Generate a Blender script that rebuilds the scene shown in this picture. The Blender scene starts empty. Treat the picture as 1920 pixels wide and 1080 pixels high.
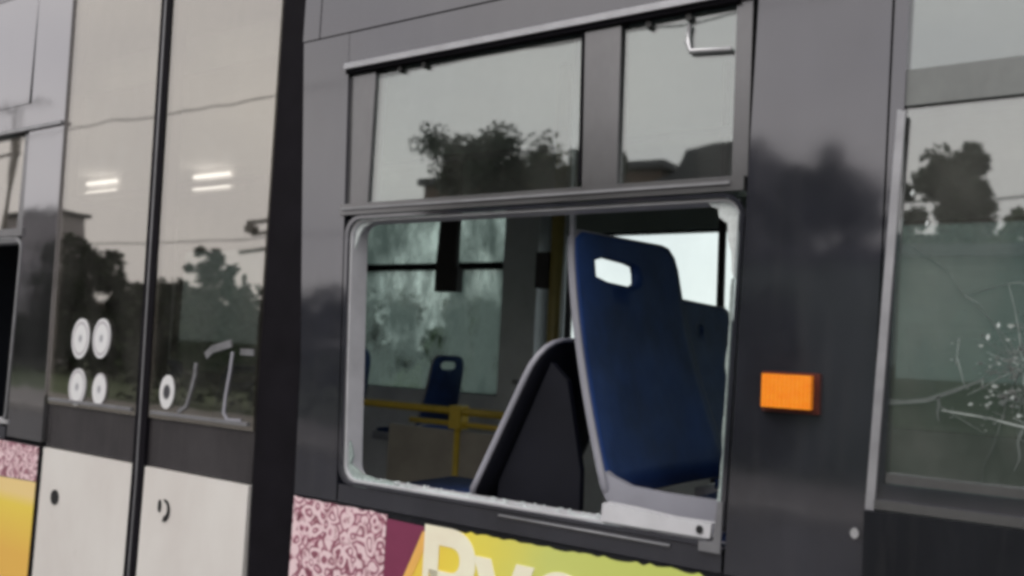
import bpy, bmesh, math, random
from mathutils import Vector, Matrix
R = math.radians
random.seed(7)
scene = bpy.context.scene
C = scene.collection

# ------------------------------------------------------------------ camera
cam_d = bpy.data.cameras.new('camera'); cam = bpy.data.objects.new('camera', cam_d); C.objects.link(cam)
EYE = Vector((0.0, -1.62, 1.55)); FPX = 1660.0
def _n(v): return Vector(v).normalized()
_xc = -_n((-2460, 0, FPX))                       # bus direction seen by the lens
_zc = _n((FPX * FPX / 2460, -21600, FPX)); _zc = (_zc - _xc * _zc.dot(_xc)).normalized()
_yc = _zc.cross(_xc)
_W = Matrix((_xc, _yc, _zc))                     # world <- lens (x right, y down, z forward)
def _col(v): return _W @ Vector(v)
_r, _u, _b = _col((1, 0, 0)), _col((0, -1, 0)), _col((0, 0, -1))
cam.matrix_world = Matrix(((_r.x, _u.x, _b.x, EYE.x), (_r.y, _u.y, _b.y, EYE.y), (_r.z, _u.z, _b.z, EYE.z), (0, 0, 0, 1)))
cam_d.sensor_width = 36.0; cam_d.lens = FPX / 1920 * 36.0
cam_d.clip_start = 0.02; cam_d.clip_end = 3000
cam_d.dof.use_dof = True; cam_d.dof.focus_distance = 2.1; cam_d.dof.aperture_fstop = 3.0
scene.camera = cam

# ------------------------------------------------------------------ sky, sun, exposure
SUN_EL, SUN_ROT = R(48), R(200)
world = bpy.data.worlds.new('World'); scene.world = world; world.use_nodes = True
nt = world.node_tree; nt.nodes.clear()
wo = nt.nodes.new('ShaderNodeOutputWorld'); bg = nt.nodes.new('ShaderNodeBackground')
sky = nt.nodes.new('ShaderNodeTexSky'); sky.sky_type = 'NISHITA'; sky.sun_disc = False
sky.sun_elevation = SUN_EL; sky.sun_rotation = SUN_ROT; sky.dust_density = 3.0; sky.air_density = 1.2
hs = nt.nodes.new('ShaderNodeHueSaturation'); hs.inputs['Saturation'].default_value = 0.35; hs.inputs['Value'].default_value = 1.0
tc = nt.nodes.new('ShaderNodeTexCoord'); mp = nt.nodes.new('ShaderNodeMapping'); mp.inputs['Scale'].default_value = (1.6, 1.6, 4.0)
nz = nt.nodes.new('ShaderNodeTexNoise'); nz.inputs['Scale'].default_value = 1.7; nz.inputs['Detail'].default_value = 5; nz.inputs['Roughness'].default_value = 0.5
rp = nt.nodes.new('ShaderNodeValToRGB')
rp.color_ramp.elements[0].position = 0.3; rp.color_ramp.elements[0].color = (9.6, 9.35, 9.3, 1)
rp.color_ramp.elements[1].position = 0.72; rp.color_ramp.elements[1].color = (11.6, 11.2, 10.6, 1)
mx = nt.nodes.new('ShaderNodeMixRGB'); mx.inputs[0].default_value = 0.9
bg.inputs['Strength'].default_value = 0.105
nt.links.new(sky.outputs[0], hs.inputs['Color']); nt.links.new(hs.outputs[0], mx.inputs[1])
nt.links.new(tc.outputs['Generated'], mp.inputs[0]); nt.links.new(mp.outputs[0], nz.inputs['Vector'])
nt.links.new(nz.outputs['Fac'], rp.inputs[0]); nt.links.new(rp.outputs[0], mx.inputs[2])
nt.links.new(mx.outputs[0], bg.inputs['Color']); nt.links.new(bg.outputs[0], wo.inputs[0])

sun_d = bpy.data.lights.new('sun', 'SUN'); sun_d.energy = 0.7; sun_d.angle = R(30); sun_d.color = (1.0, 0.96, 0.9)
sun = bpy.data.objects.new('sun', sun_d); C.objects.link(sun)
_sd = Vector((math.sin(SUN_ROT) * math.cos(SUN_EL), math.cos(SUN_ROT) * math.cos(SUN_EL), math.sin(SUN_EL)))
sun.rotation_euler = _sd.to_track_quat('Z', 'Y').to_euler()

vs = scene.view_settings
vs.view_transform = 'Standard'; vs.look = 'None'; vs.exposure = 0.35; vs.gamma = 1.0; vs.use_curve_mapping = False
scene.render.engine = 'CYCLES'
cy = scene.cycles
cy.max_bounces = 10; cy.diffuse_bounces = 6; cy.glossy_bounces = 5; cy.transparent_max_bounces = 24; cy.transmission_bounces = 6
cy.use_denoising = True; cy.caustics_reflective = False; cy.caustics_refractive = False
cy.sample_clamp_indirect = 6.0
cy.pixel_filter_type = 'BLACKMAN_HARRIS'; cy.filter_width = 3.7

# ------------------------------------------------------------------ materials
def lin(r, g, b):
    def f(c):
        c /= 255.0
        return c / 12.92 if c <= 0.04045 else ((c + 0.055) / 1.055) ** 2.4
    return (f(r), f(g), f(b), 1)

class NB:
    """tiny node builder"""
    def __init__(s, name):
        s.m = bpy.data.materials.new(name); s.m.use_nodes = True; s.t = s.m.node_tree; s.t.nodes.clear()
        s.out = s.t.nodes.new('ShaderNodeOutputMaterial')
    def n(s, kind, **kw):
        o = s.t.nodes.new(kind)
        for k, v in kw.items():
            if k in o.inputs: o.inputs[k].default_value = v
            else: setattr(o, k, v)
        return o
    def l(s, a, b): s.t.links.new(a, b)
    def noise(s, scale, detail=4, rough=0.55, coord='Object', stretch=(1, 1, 1)):
        c = s.n('ShaderNodeTexCoord'); m = s.n('ShaderNodeMapping'); m.inputs['Scale'].default_value = stretch
        q = s.n('ShaderNodeTexNoise'); q.inputs['Scale'].default_value = scale; q.inputs['Detail'].default_value = detail; q.inputs['Roughness'].default_value = rough
        s.l(c.outputs[coord], m.inputs[0]); s.l(m.outputs[0], q.inputs['Vector'])
        return q.outputs['Fac']
    def ramp(s, fac, stops):
        r = s.n('ShaderNodeValToRGB'); e = r.color_ramp.elements
        while len(e) < len(stops): e.new(0.5)
        for k, (p, c) in enumerate(stops):
            e[k].position = p; e[k].color = c if len(c) == 4 else (*c, 1)
        s.l(fac, r.inputs[0]); return r.outputs[0]
    def math(s, op, a, b=None, clamp=False):
        m = s.n('ShaderNodeMath', operation=op); m.use_clamp = clamp
        for i, v in enumerate((a, b)):
            if v is None: continue
            if isinstance(v, (int, float)): m.inputs[i].default_value = v
            else: s.l(v, m.inputs[i])
        return m.outputs[0]

def matte(name, col, rough=0.6, var=0.15, scale=6.0, spec=0.5, ior=1.5, metallic=0.0, bump=0.0, bscale=40, stretch=(1, 1, 1), coat=0.0):
    b = NB(name); p = b.n('ShaderNodeBsdfPrincipled')
    c = col[:3]
    lo = tuple(max(0, x * (1 - var)) for x in c); hi = tuple(min(1, x * (1 + var)) for x in c)
    f = b.noise(scale, 5, 0.6, stretch=stretch)
    b.l(b.ramp(f, [(0.3, lo), (0.7, hi)]), p.inputs['Base Color'])
    r = b.noise(scale * 2.3, 4, 0.6)
    rr = b.math('MULTIPLY_ADD', r, 0.18); rr.node.inputs[2].default_value = rough - 0.09
    b.l(rr, p.inputs['Roughness'])
    p.inputs['IOR'].default_value = ior; p.inputs['Metallic'].default_value = metallic
    p.inputs['Specular IOR Level'].default_value = spec
    if coat: p.inputs['Coat Weight'].default_value = coat; p.inputs['Coat Roughness'].default_value = 0.04
    if bump:
        bn = b.n('ShaderNodeBump'); bn.inputs['Strength'].default_value = bump; bn.inputs['Distance'].default_value = 0.01
        b.l(b.noise(bscale, 4, 0.6), bn.inputs['Height']); b.l(bn.outputs[0], p.inputs['Normal'])
    b.l(p.outputs[0], b.out.inputs[0]); return b.m

def glass(name, tint, r0, rough=0.015, wave=0.10, wscale=2.2, dirt=0.06, refl=(1, 1, 1), dcol=(0.45, 0.44, 0.42), film=False):
    """sheet glass: see-through tint, mirror share by angle (same from both sides), slight waviness, film of dust"""
    b = NB(name)
    tr = b.n('ShaderNodeBsdfTransparent'); tr.inputs[0].default_value = (*tint, 1)
    gl = b.n('ShaderNodeBsdfGlossy'); gl.inputs['Color'].default_value = (*refl, 1); gl.inputs['Roughness'].default_value = rough
    bn = b.n('ShaderNodeBump'); bn.inputs['Strength'].default_value = wave; bn.inputs['Distance'].default_value = 0.02
    b.l(b.noise(wscale, 2, 0.4), bn.inputs['Height']); b.l(bn.outputs[0], gl.inputs['Normal'])
    lw = b.n('ShaderNodeLayerWeight'); lw.inputs['Blend'].default_value = 0.5
    p5 = b.math('POWER', lw.outputs['Facing'], 5.0)
    fac = b.math('MULTIPLY_ADD', p5, 1 - r0); fac.node.inputs[2].default_value = r0
    ms = b.n('ShaderNodeMixShader'); b.l(fac, ms.inputs[0]); b.l(tr.outputs[0], ms.inputs[1]); b.l(gl.outputs[0], ms.inputs[2])
    df = b.n('ShaderNodeBsdfTranslucent' if film else 'ShaderNodeBsdfDiffuse'); df.inputs[0].default_value = (*dcol, 1)
    dn = b.noise(5.0, 6, 0.65, stretch=(1, 1, 0.5))
    dfac = b.math('MULTIPLY', b.math('SUBTRACT', dn, 0.35, True), dirt * 3, True)
    m2 = b.n('ShaderNodeMixShader'); b.l(dfac, m2.inputs[0]); b.l(ms.outputs[0], m2.inputs[1]); b.l(df.outputs[0], m2.inputs[2])
    b.l(m2.outputs[0], b.out.inputs[0]); return b.m

def gloss_paint(name, col, r0=0.10, rough=0.06, wave=0.06, dirt=0.10):
    """dark polished bodywork: diffuse base under a clear mirror layer, dusty"""
    b = NB(name)
    f = b.noise(4.0, 6, 0.65, stretch=(1, 1, 0.6))
    c = col[:3]
    df = b.n('ShaderNodeBsdfDiffuse')
    base = b.ramp(f, [(0.3, tuple(x * 0.8 for x in c)), (0.75, tuple(x * (1 + dirt * 6) + dirt * 0.03 for x in c))])
    sc = b.noise(9.0, 8, 0.72, stretch=(3.0, 1, 0.25)); dust = b.ramp(sc, [(0.50, (0, 0, 0)), (0.72, (0.055, 0.052, 0.050))])
    ad = b.n('ShaderNodeMixRGB', blend_type='ADD'); ad.inputs[0].default_value = 0.16
    b.l(base, ad.inputs[1]); b.l(dust, ad.inputs[2]); b.l(ad.outputs[0], df.inputs[0])
    gl = b.n('ShaderNodeBsdfGlossy'); gl.inputs['Color'].default_value = (0.97, 0.95, 1.0, 1)
    rr = b.math('MULTIPLY_ADD', b.noise(7.0, 5, 0.6), 0.10); rr.node.inputs[2].default_value = rough
    b.l(rr, gl.inputs['Roughness'])
    bn = b.n('ShaderNodeBump'); bn.inputs['Strength'].default_value = wave; bn.inputs['Distance'].default_value = 0.02
    b.l(b.noise(2.5, 3, 0.5), bn.inputs['Height']); b.l(bn.outputs[0], gl.inputs['Normal'])
    lw = b.n('ShaderNodeLayerWeight'); lw.inputs['Blend'].default_value = 0.5
    fac = b.math('MULTIPLY_ADD', b.math('POWER', lw.outputs['Facing'], 5.0), 1 - r0); fac.node.inputs[2].default_value = r0
    ms = b.n('ShaderNodeMixShader'); b.l(fac, ms.inputs[0]); b.l(df.outputs[0], ms.inputs[1]); b.l(gl.outputs[0], ms.inputs[2])
    b.l(ms.outputs[0], b.out.inputs[0]); return b.m

M = {}
M['paint'] = gloss_paint('charcoal_paint', (0.019, 0.020, 0.027), 0.128, 0.02)
M['glass_panel'] = gloss_paint('black_glass_panel', (0.016, 0.016, 0.018), 0.285, 0.01)
M['black_paint'] = gloss_paint('black_paint', (0.008, 0.009, 0.012), 0.03, 0.25)
M['rubber'] = matte('black_rubber', (0.007, 0.006, 0.009), 0.85, 0.25, 9, spec=0.12)
M['door_black'] = gloss_paint('door_frame_paint', (0.036, 0.033, 0.036), 0.07, 0.16)
M['frame_grey'] = gloss_paint('window_frame_grey', (0.060, 0.060, 0.062), 0.12, 0.16)
M['alu'] = matte('aluminium', (0.55, 0.55, 0.58), 0.38, 0.12, 14, metallic=0.55)
M['mid_alu'] = matte('weathered_aluminium', (0.36, 0.36, 0.39), 0.4, 0.18, 14, metallic=0.4)
M['dull_alu'] = matte('dull_aluminium', (0.24, 0.24, 0.26), 0.4, 0.15, 14, metallic=0.4)
M['reveal'] = matte('light_grey_reveal', (0.60, 0.60, 0.64), 0.45, 0.1, 12)
M['white'] = None
M['glass'] = glass('window_glass', (0.72, 0.77, 0.75), 0.20, refl=(0.97, 0.99, 1.0))
M['crazed_glass'] = glass('crazed_glass', (0.66, 0.71, 0.69), 0.225, dirt=0.13)
M['door_glass'] = glass('door_glass', (0.60, 0.59, 0.57), 0.25, refl=(1.0, 0.955, 0.915), wave=0.07)
M['tint_glass'] = glass('far_tinted_glass', (0.40, 0.46, 0.46), 0.10, dirt=0.04)
M['haze_glass'] = glass('hazed_far_glass', (0.56, 0.64, 0.62), 0.10, dirt=1.15, dcol=(0.28, 0.335, 0.325), film=True)  # pale haze put into the pane as a translucent film, brightening the cabin
M['clear_glass'] = glass('far_clear_glass', (0.80, 0.86, 0.87), 0.04, dirt=0.03)
M['shard'] = matte('frosted_glass', (0.66, 0.71, 0.72), 0.3, 0.15, 60, bump=0.4, bscale=180)
M['shard_green'] = matte('green_glass_edge', (0.36, 0.43, 0.42), 0.25, 0.25, 60, bump=0.4, bscale=160)
M['crack'] = matte('crack_white', (0.38, 0.42, 0.41), 0.4, 0.3, 40)
M['crack_dim'] = matte('crack_grey', (0.125, 0.145, 0.14), 0.4, 0.3, 40)
M['seat_blue'] = matte('blue_seat_plastic', (0.024, 0.064, 0.225), 0.5, 0.5, 3.5, spec=0.3, bump=0.05, bscale=200)
M['seat_fabric'] = matte('blue_seat_fabric', (0.016, 0.040, 0.145), 0.8, 0.2, 30, spec=0.3, bump=0.25, bscale=260)
M['seat_dark'] = matte('dark_seat_shell', (0.008, 0.0085, 0.014), 0.6, 0.25, 6, spec=0.2)
M['outline_grey'] = matte('added_outline_grey', (0.15, 0.15, 0.165), 0.5, 0.35, 30)
M['seat_edge'] = matte('grey_seat_edge', (0.30, 0.30, 0.35), 0.4, 0.1, 8)
M['yellow'] = matte('yellow_rail', (0.62, 0.45, 0.045), 0.35, 0.12, 10)
M['olive'] = matte('worn_olive_rail', (0.24, 0.19, 0.055), 0.45, 0.2, 10)
M['wall_in'] = matte('grey_lining', (0.74, 0.77, 0.80), 0.6, 0.12, 5)
M['ceil_in'] = matte('pale_ceiling', (0.72, 0.72, 0.70), 0.6, 0.06, 4)
M['cove'] = matte('grey_green_cove', (0.34, 0.40, 0.38), 0.55, 0.1, 4)
M['floor_in'] = matte('bus_floor', (0.15, 0.15, 0.155), 0.75, 0.25, 22)
M['panel_brown'] = matte('grey_brown_panel', (0.36, 0.335, 0.285), 0.6, 0.15, 6)
M['podium'] = matte('podium_lining', (0.045, 0.045, 0.05), 0.7, 0.2, 8)
M['tyre'] = matte('tyre_rubber', (0.02, 0.02, 0.02), 0.8, 0.2, 20)
M['rim'] = matte('steel_rim', (0.35, 0.35, 0.36), 0.4, 0.15, 12, metallic=0.6)
M['strap'] = matte('black_strap', (0.022, 0.019, 0.020), 0.65, 0.2, 20)
M['maroon'] = matte('maroon_film', lin(135, 62, 92), 0.35, 0.12, 5)
M['orange_film'] = matte('orange_film', lin(250, 192, 104), 0.35, 0.08, 8)
M['cream_film'] = matte('cream_film', lin(255, 246, 222), 0.4, 0.06, 9)
M['screw'] = matte('black_screw', (0.01, 0.01, 0.012), 0.5, 0.2, 50)
M['asphalt'] = matte('asphalt', (0.085, 0.084, 0.085), 0.85, 0.3, 1.5, bump=0.3, bscale=60)
M['grass'] = matte('grass_ground', (0.05, 0.075, 0.028), 0.9, 0.4, 0.6)
M['kerb'] = matte('kerb_stone', (0.30, 0.29, 0.27), 0.8, 0.2, 3)
M['paving'] = matte('paving', (0.20, 0.19, 0.18), 0.85, 0.2, 2)
M['leaf'] = matte('leaf_green', (0.050, 0.085, 0.030), 0.6, 0.5, 0.9)
M['leaf_dark'] = matte('leaf_dark', (0.034, 0.052, 0.026), 0.6, 0.5, 0.9)
M['bark'] = matte('bark', (0.07, 0.055, 0.042), 0.85, 0.3, 12, bump=0.5, bscale=20)
M['brick'] = matte('dark_brick', (0.13, 0.085, 0.065), 0.85, 0.25, 2.5)
M['plaster'] = matte('grey_plaster', (0.33, 0.31, 0.33), 0.8, 0.15, 1.2)
M['roof'] = matte('dark_roof', (0.05, 0.05, 0.058), 0.6, 0.2, 2)
M['shed_green'] = matte('green_boards', (0.11, 0.145, 0.12), 0.7, 0.2, 3)
M['pole'] = matte('grey_pole', (0.16, 0.15, 0.14), 0.6, 0.15, 4)
M['wire'] = matte('black_wire', (0.03, 0.03, 0.03), 0.6, 0.1, 4)
M['pane'] = matte('house_pane', (0.04, 0.05, 0.06), 0.15, 0.2, 2)

def mk_white():
    b = NB('white_door_paint'); p = b.n('ShaderNodeBsdfPrincipled')
    f = b.noise(3.0, 6, 0.65, stretch=(1, 1, 0.5)); c1 = b.ramp(f, [(0.25, (0.68, 0.635, 0.615)), (0.6, (0.77, 0.74, 0.72)), (0.85, (0.79, 0.765, 0.75))])
    g = b.noise(38, 5, 0.75, stretch=(1, 1, 0.35)); c2 = b.ramp(g, [(0.66, (1, 1, 1)), (0.78, (0.80, 0.77, 0.74))])
    m = b.n('ShaderNodeMixRGB', blend_type='MULTIPLY'); m.inputs[0].default_value = 0.8
    b.l(c1, m.inputs[1]); b.l(c2, m.inputs[2]); b.l(m.outputs[0], p.inputs['Base Color'])
    p.inputs['Roughness'].default_value = 0.32
    b.l(p.outputs[0], b.out.inputs[0]); return b.m
M['white'] = mk_white()

def mk_ornament():
    """pink printed folk ornament: whirls, rings and dots on a rose ground"""
    b = NB('pink_ornament_film'); p = b.n('ShaderNodeBsdfPrincipled'); p.inputs['Roughness'].default_value = 0.4
    c = b.n('ShaderNodeTexCoord'); mpn = b.n('ShaderNodeMapping'); mpn.inputs['Scale'].default_value = (1, 1, 0.9)
    b.l(c.outputs['Object'], mpn.inputs[0])
    wv = b.n('ShaderNodeTexVoronoi'); wv.feature = 'F1'; wv.inputs['Scale'].default_value = 31.0; wv.inputs['Randomness'].default_value = 0.75
    nzv = b.n('ShaderNodeTexNoise'); nzv.inputs['Scale'].default_value = 16.0; nzv.inputs['Detail'].default_value = 2
    b.l(mpn.outputs[0], nzv.inputs['Vector'])
    add = b.n('ShaderNodeMixRGB', blend_type='ADD'); add.inputs[0].default_value = 0.055
    b.l(mpn.outputs[0], add.inputs[1]); b.l(nzv.outputs['Color'], add.inputs[2]); b.l(add.outputs[0], wv.inputs['Vector'])
    rings = b.math('SINE', b.math('MULTIPLY', wv.outputs['Distance'], 16.0))
    col = b.ramp(b.math('MULTIPLY_ADD', rings, 0.5), [(0.0, lin(128, 68, 86)), (0.20, lin(200, 146, 162)), (0.36, lin(228, 190, 202)), (0.7, lin(240, 214, 220))])
    col.node.inputs[0].links[0].from_node.inputs[2].default_value = 0.5
    n2 = b.noise(30, 4, 0.7); c3 = b.ramp(n2, [(0.34, lin(160, 104, 120)), (0.48, (1, 1, 1, 1))])
    m = b.n('ShaderNodeMixRGB', blend_type='MULTIPLY'); m.inputs[0].default_value = 0.75
    b.l(col, m.inputs[1]); b.l(c3, m.inputs[2]); b.l(m.outputs[0], p.inputs['Base Color'])
    b.l(p.outputs[0], b.out.inputs[0]); return b.m
M['ornament'] = mk_ornament()

def mk_yellow_print():
    """printed film fading from warm yellow to olive green along the bus (print colour)"""
    b = NB('yellow_green_film'); p = b.n('ShaderNodeBsdfPrincipled'); p.inputs['Roughness'].default_value = 0.38
    c = b.n('ShaderNodeTexCoord'); s = b.n('ShaderNodeSeparateXYZ'); b.l(c.outputs['Object'], s.inputs[0])
    t = b.math('MULTIPLY_ADD', s.outputs['X'], 1.25); t.node.inputs[2].default_value = 1.72
    t2 = b.math('MULTIPLY_ADD', b.noise(9, 3), 0.12); t2.node.inputs[2].default_value = -0.06
    tt = b.math('ADD', t, t2)
    b.l(b.ramp(tt, [(0.02, lin(250, 210, 84)), (0.25, lin(246, 226, 88)), (0.5, lin(212, 218, 122)), (0.95, lin(200, 212, 112))]), p.inputs['Base Color'])
    b.l(p.outputs[0], b.out.inputs[0]); return b.m
M['print'] = mk_yellow_print()

def mk_left_print():
    b = NB('rose_yellow_film'); p = b.n('ShaderNodeBsdfPrincipled'); p.inputs['Roughness'].default_value = 0.38
    c = b.n('ShaderNodeTexCoord'); q = b.n('ShaderNodeSeparateXYZ'); b.l(c.outputs['Object'], q.inputs[0])
    b.l(b.ramp(q.outputs['Z'], [(0.80, lin(240, 190, 92)), (0.96, lin(244, 216, 90)), (1.0, lin(246, 216, 150))]), p.inputs['Base Color'])
    b.l(p.outputs[0], b.out.inputs[0]); return b.m
M['left_print'] = mk_left_print()
def mk_sticker(name, ring):
    b = NB(name); p = b.n('ShaderNodeBsdfPrincipled'); p.inputs['Roughness'].default_value = 0.4
    c = b.n('ShaderNodeTexCoord'); g = b.n('ShaderNodeVectorMath', operation='LENGTH'); mm = b.n('ShaderNodeMapping')
    mm.inputs['Scale'].default_value = (1, 0, 0.78); b.l(c.outputs['Object'], mm.inputs[0]); b.l(mm.outputs[0], g.inputs[0])
    if ring:
        col = b.ramp(b.math('MULTIPLY', g.outputs['Value'], 10.0), [(0.14, (0.05, 0.05, 0.06)), (0.2, (0.72, 0.72, 0.74)), (0.5, (0.72, 0.72, 0.74))])
    else:
        f = b.math('MULTIPLY', g.outputs['Value'], 16.0)
        col = b.ramp(f, [(0.10, (0.36, 0.36, 0.40)), (0.20, (0.74, 0.74, 0.77)), (0.54, (0.78, 0.78, 0.80)), (0.60, (0.50, 0.48, 0.52)), (0.68, (0.50, 0.48, 0.52)), (0.73, (0.76, 0.76, 0.79))])
    b.l(col, p.inputs['Base Color']); b.l(p.outputs[0], b.out.inputs[0]); return b.m
M['sticker'] = mk_sticker('white_sticker', False)
M['sticker_ring'] = mk_sticker('white_ring_sticker', True)

def mk_lens():
    b = NB('amber_lens'); p = b.n('ShaderNodeBsdfPrincipled')
    f = b.noise(60, 3, 0.5, stretch=(1, 1, 3)); b.l(b.ramp(f, [(0.3, (0.95, 0.24, 0.012)), (0.7, (1.0, 0.31, 0.02))]), p.inputs['Base Color'])
    p.inputs['Roughness'].default_value = 0.22; p.inputs['Emission Color'].default_value = (1.0, 0.28, 0.01, 1); p.inputs['Emission Strength'].default_value = 0.10
    wv = b.n('ShaderNodeTexWave'); wv.inputs['Scale'].default_value = 42.0; cc = b.n('ShaderNodeTexCoord'); b.l(cc.outputs['Object'], wv.inputs['Vector'])
    bp = b.n('ShaderNodeBump'); bp.inputs['Strength'].default_value = 0.35; bp.inputs['Distance'].default_value = 0.004; b.l(wv.outputs['Fac'], bp.inputs['Height']); b.l(bp.outputs[0], p.inputs['Normal'])
    b.l(p.outputs[0], b.out.inputs[0]); return b.m
M['lens'] = mk_lens()
M['lens_base'] = matte('dark_red_lamp_base', (0.07, 0.012, 0.008), 0.4, 0.2, 20)
def mk_tube():
    b = NB('lamp_tube_light'); e = b.n('ShaderNodeEmission'); e.inputs[0].default_value = (1, 0.97, 0.93, 1); e.inputs[1].default_value = 3.0
    b.l(e.outputs[0], b.out.inputs[0]); return b.m
M['tube'] = mk_tube()

# ------------------------------------------------------------------ mesh helpers
def link(name, me, mat=None, parent=None, smooth=False):
    o = bpy.data.objects.new(name, me); C.objects.link(o)
    if mat is not None and not me.materials: me.materials.append(mat)
    if parent is not None: o.parent = parent
    if smooth:
        for p in me.polygons: p.use_smooth = True
    return o
def from_bm(name, bm, mat, parent=None, smooth=False):
    bmesh.ops.recalc_face_normals(bm, faces=bm.faces[:])
    me = bpy.data.meshes.new(name); bm.to_mesh(me); bm.free()
    return link(name, me, mat, parent, smooth)
def bm_bevel(bm, w, seg=2):
    if w > 0:
        es = [e for e in bm.edges if len(e.link_faces) == 2 and e.calc_face_angle(0) > 0.6]
        bmesh.ops.bevel(bm, geom=es, offset=w, segments=seg, affect='EDGES', profile=0.5)
def add_box(bm, x0, x1, y0, y1, z0, z1):
    v = [bm.verts.new(p) for p in ((x0, y0, z0), (x1, y0, z0), (x1, y1, z0), (x0, y1, z0), (x0, y0, z1), (x1, y0, z1), (x1, y1, z1), (x0, y1, z1))]
    for f in ((0, 3, 2, 1), (4, 5, 6, 7), (0, 1, 5, 4), (1, 2, 6, 5), (2, 3, 7, 6), (3, 0, 4, 7)): bm.faces.new([v[i] for i in f])
def box(name, x0, x1, y0, y1, z0, z1, mat, parent=None, bev=0.003):
    bm = bmesh.new(); add_box(bm, x0, x1, y0, y1, z0, z1); bm_bevel(bm, bev)
    return from_bm(name, bm, mat, parent)
def prism(name, pts, y0, y1, mat, parent=None, bev=0.0):
    """outline in the bus-side plane (x, z), given a thickness in y"""
    bm = bmesh.new()
    a = [bm.verts.new((x, y0, z)) for x, z in pts]; b = [bm.verts.new((x, y1, z)) for x, z in pts]
    bm.faces.new(a); bm.faces.new(b[::-1]); n = len(pts)
    for i in range(n): bm.faces.new((a[i], b[i], b[(i + 1) % n], a[(i + 1) % n]))
    if bev: bm_bevel(bm, bev)
    return from_bm(name, bm, mat, parent)
def rrect(x0, x1, z0, z1, r, seg=6, slant=(0, 0, 0, 0)):
    """rounded rectangle; slant shifts x of corners BL, BR, TR, TL"""
    out = []
    for k, (cx, cz, a0) in enumerate(((x0 + r, z0 + r, 180), (x1 - r, z0 + r, 270), (x1 - r, z1 - r, 0), (x0 + r, z1 - r, 90))):
        for i in range(seg + 1):
            a = R(a0 + 90 * i / seg); out.append((cx + r * math.cos(a) + slant[k], cz + r * math.sin(a)))
    return out
def ring(name, outer, inner, y0, y1, mat, parent=None):
    bm = bmesh.new(); n = len(outer)
    q = [[bm.verts.new((x, y, z)) for x, z in pts] for pts, y in ((outer, y0), (inner, y0), (inner, y1), (outer, y1))]
    for k in range(4):
        a, b = q[k], q[(k + 1) % 4]
        for i in range(n): bm.faces.new((a[i], a[(i + 1) % n], b[(i + 1) % n], b[i]))
    return from_bm(name, bm, mat, parent)
def add_tube(bm, pts, r, seg=10, cap=True):
    pts = [Vector(p) for p in pts]; rings = []
    up = Vector((0, 0, 1))
    for i, p in enumerate(pts):
        d = (pts[min(i + 1, len(pts) - 1)] - pts[max(i - 1, 0)]).normalized()
        s = d.cross(up)
        if s.length < 1e-3: s = d.cross(Vector((1, 0, 0)))
        s.normalize(); t = s.cross(d)
        rr = r[i] if isinstance(r, (list, tuple)) else r
        rings.append([bm.verts.new(p + (s * math.cos(2 * math.pi * k / seg) + t * math.sin(2 * math.pi * k / seg)) * rr) for k in range(seg)])
    for a, b in zip(rings, rings[1:]):
        for k in range(seg): bm.faces.new((a[k], a[(k + 1) % seg], b[(k + 1) % seg], b[k]))
    if cap: bm.faces.new(rings[0][::-1]); bm.faces.new(rings[-1])
def tube(name, pts, r, mat, parent=None, seg=10):
    bm = bmesh.new(); add_tube(bm, pts, r, seg); return from_bm(name, bm, mat, parent, True)
def empty(name, loc=(0, 0, 0)):
    o = bpy.data.objects.new(name, None); C.objects.link(o); o.location = loc; o.empty_display_size = 0.2; return o
def tag(o, label=None, cat=None, group=None, kind=None):
    if label: o['label'] = label
    if cat: o['category'] = cat
    if group: o['group'] = group
    if kind: o['kind'] = kind
    return o

# ------------------------------------------------------------------ ground
def sheet(name, x0, x1, y0, y1, z, mat, n=1):
    bm = bmesh.new(); v = [bm.verts.new(p) for p in ((x0, y0, z), (x1, y0, z), (x1, y1, z), (x0, y1, z))]; bm.faces.new(v)
    return tag(from_bm(name, bm, mat), kind='structure')
sheet('ground', -900, 900, -900, 900, -0.012, M['grass'])
sheet('road', -900, 900, -7.5, 9.5, -0.004, M['asphalt'])
kb = tag(box('kerb', -300, 300, -7.75, -7.5, -0.05, 0.12, M['kerb'], None, 0.01), kind='structure')
kb = tag(box('kerb', -300, 300, 9.5, 9.75, -0.05, 0.12, M['kerb'], None, 0.01), kind='structure')
tag(box('pavement', -300, 300, -10.2, -7.75, -0.05, 0.11, M['paving'], None, 0.0), kind='structure')

# ------------------------------------------------------------------ the bus
bus = empty('city_bus', (0, 0, 0))
tag(bus, 'charcoal city bus with a smashed-out side window, blue seats inside and white lower door panels', 'bus')

XF, XB = -7.6, 3.2          # bus ends
Z_SILL = 1.212
# --- body panels on the near side (outer skin at y = 0)
T = 0.06
prism('door_post', [(-1.890, 0.32), (-1.745, 0.32), (-1.742, 1.18), (-1.752, 1.50), (-1.838, 2.50), (-1.850, 2.80), (-1.934, 2.80), (-1.930, 2.4), (-1.923, 1.6), (-1.919, 1.1)], 0.012, 0.09, M['rubber'], bus, 0.006)
prism('pillar', [(-1.742, 1.168), (-1.592, 1.168), (-1.655, 2.372), (-1.826, 2.372), (-1.752, 1.50)], 0.0, T, M['paint'], bus, 0.004)
prism('pillar', [(-0.592, 1.168), (-0.343, 1.168), (-0.314, 2.372), (-0.556, 2.372)], 0.0, T, M['paint'], bus, 0.004)
prism('pillar', [(-3.20, 1.18), (-2.972, 1.18), (-3.03, 2.78), (-3.26, 2.78)], 0.0, T, M['glass_panel'], bus, 0.004)
box('header_panel', -1.655, -0.562, 0.001, T, 2.288, 2.372, M['paint'], bus, 0.002)
box('roof_panel', -1.764, -0.33, 0.0, T, 2.376, 2.80, M['paint'], bus, 0.003)
box('roof_panel', -1.83, -1.768, 0.0, T, 2.376, 2.80, M['paint'], bus, 0.003)
box('roof_panel', -0.326, XB, 0.0, T, 2.376, 2.80, M['paint'], bus, 0.003)
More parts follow.
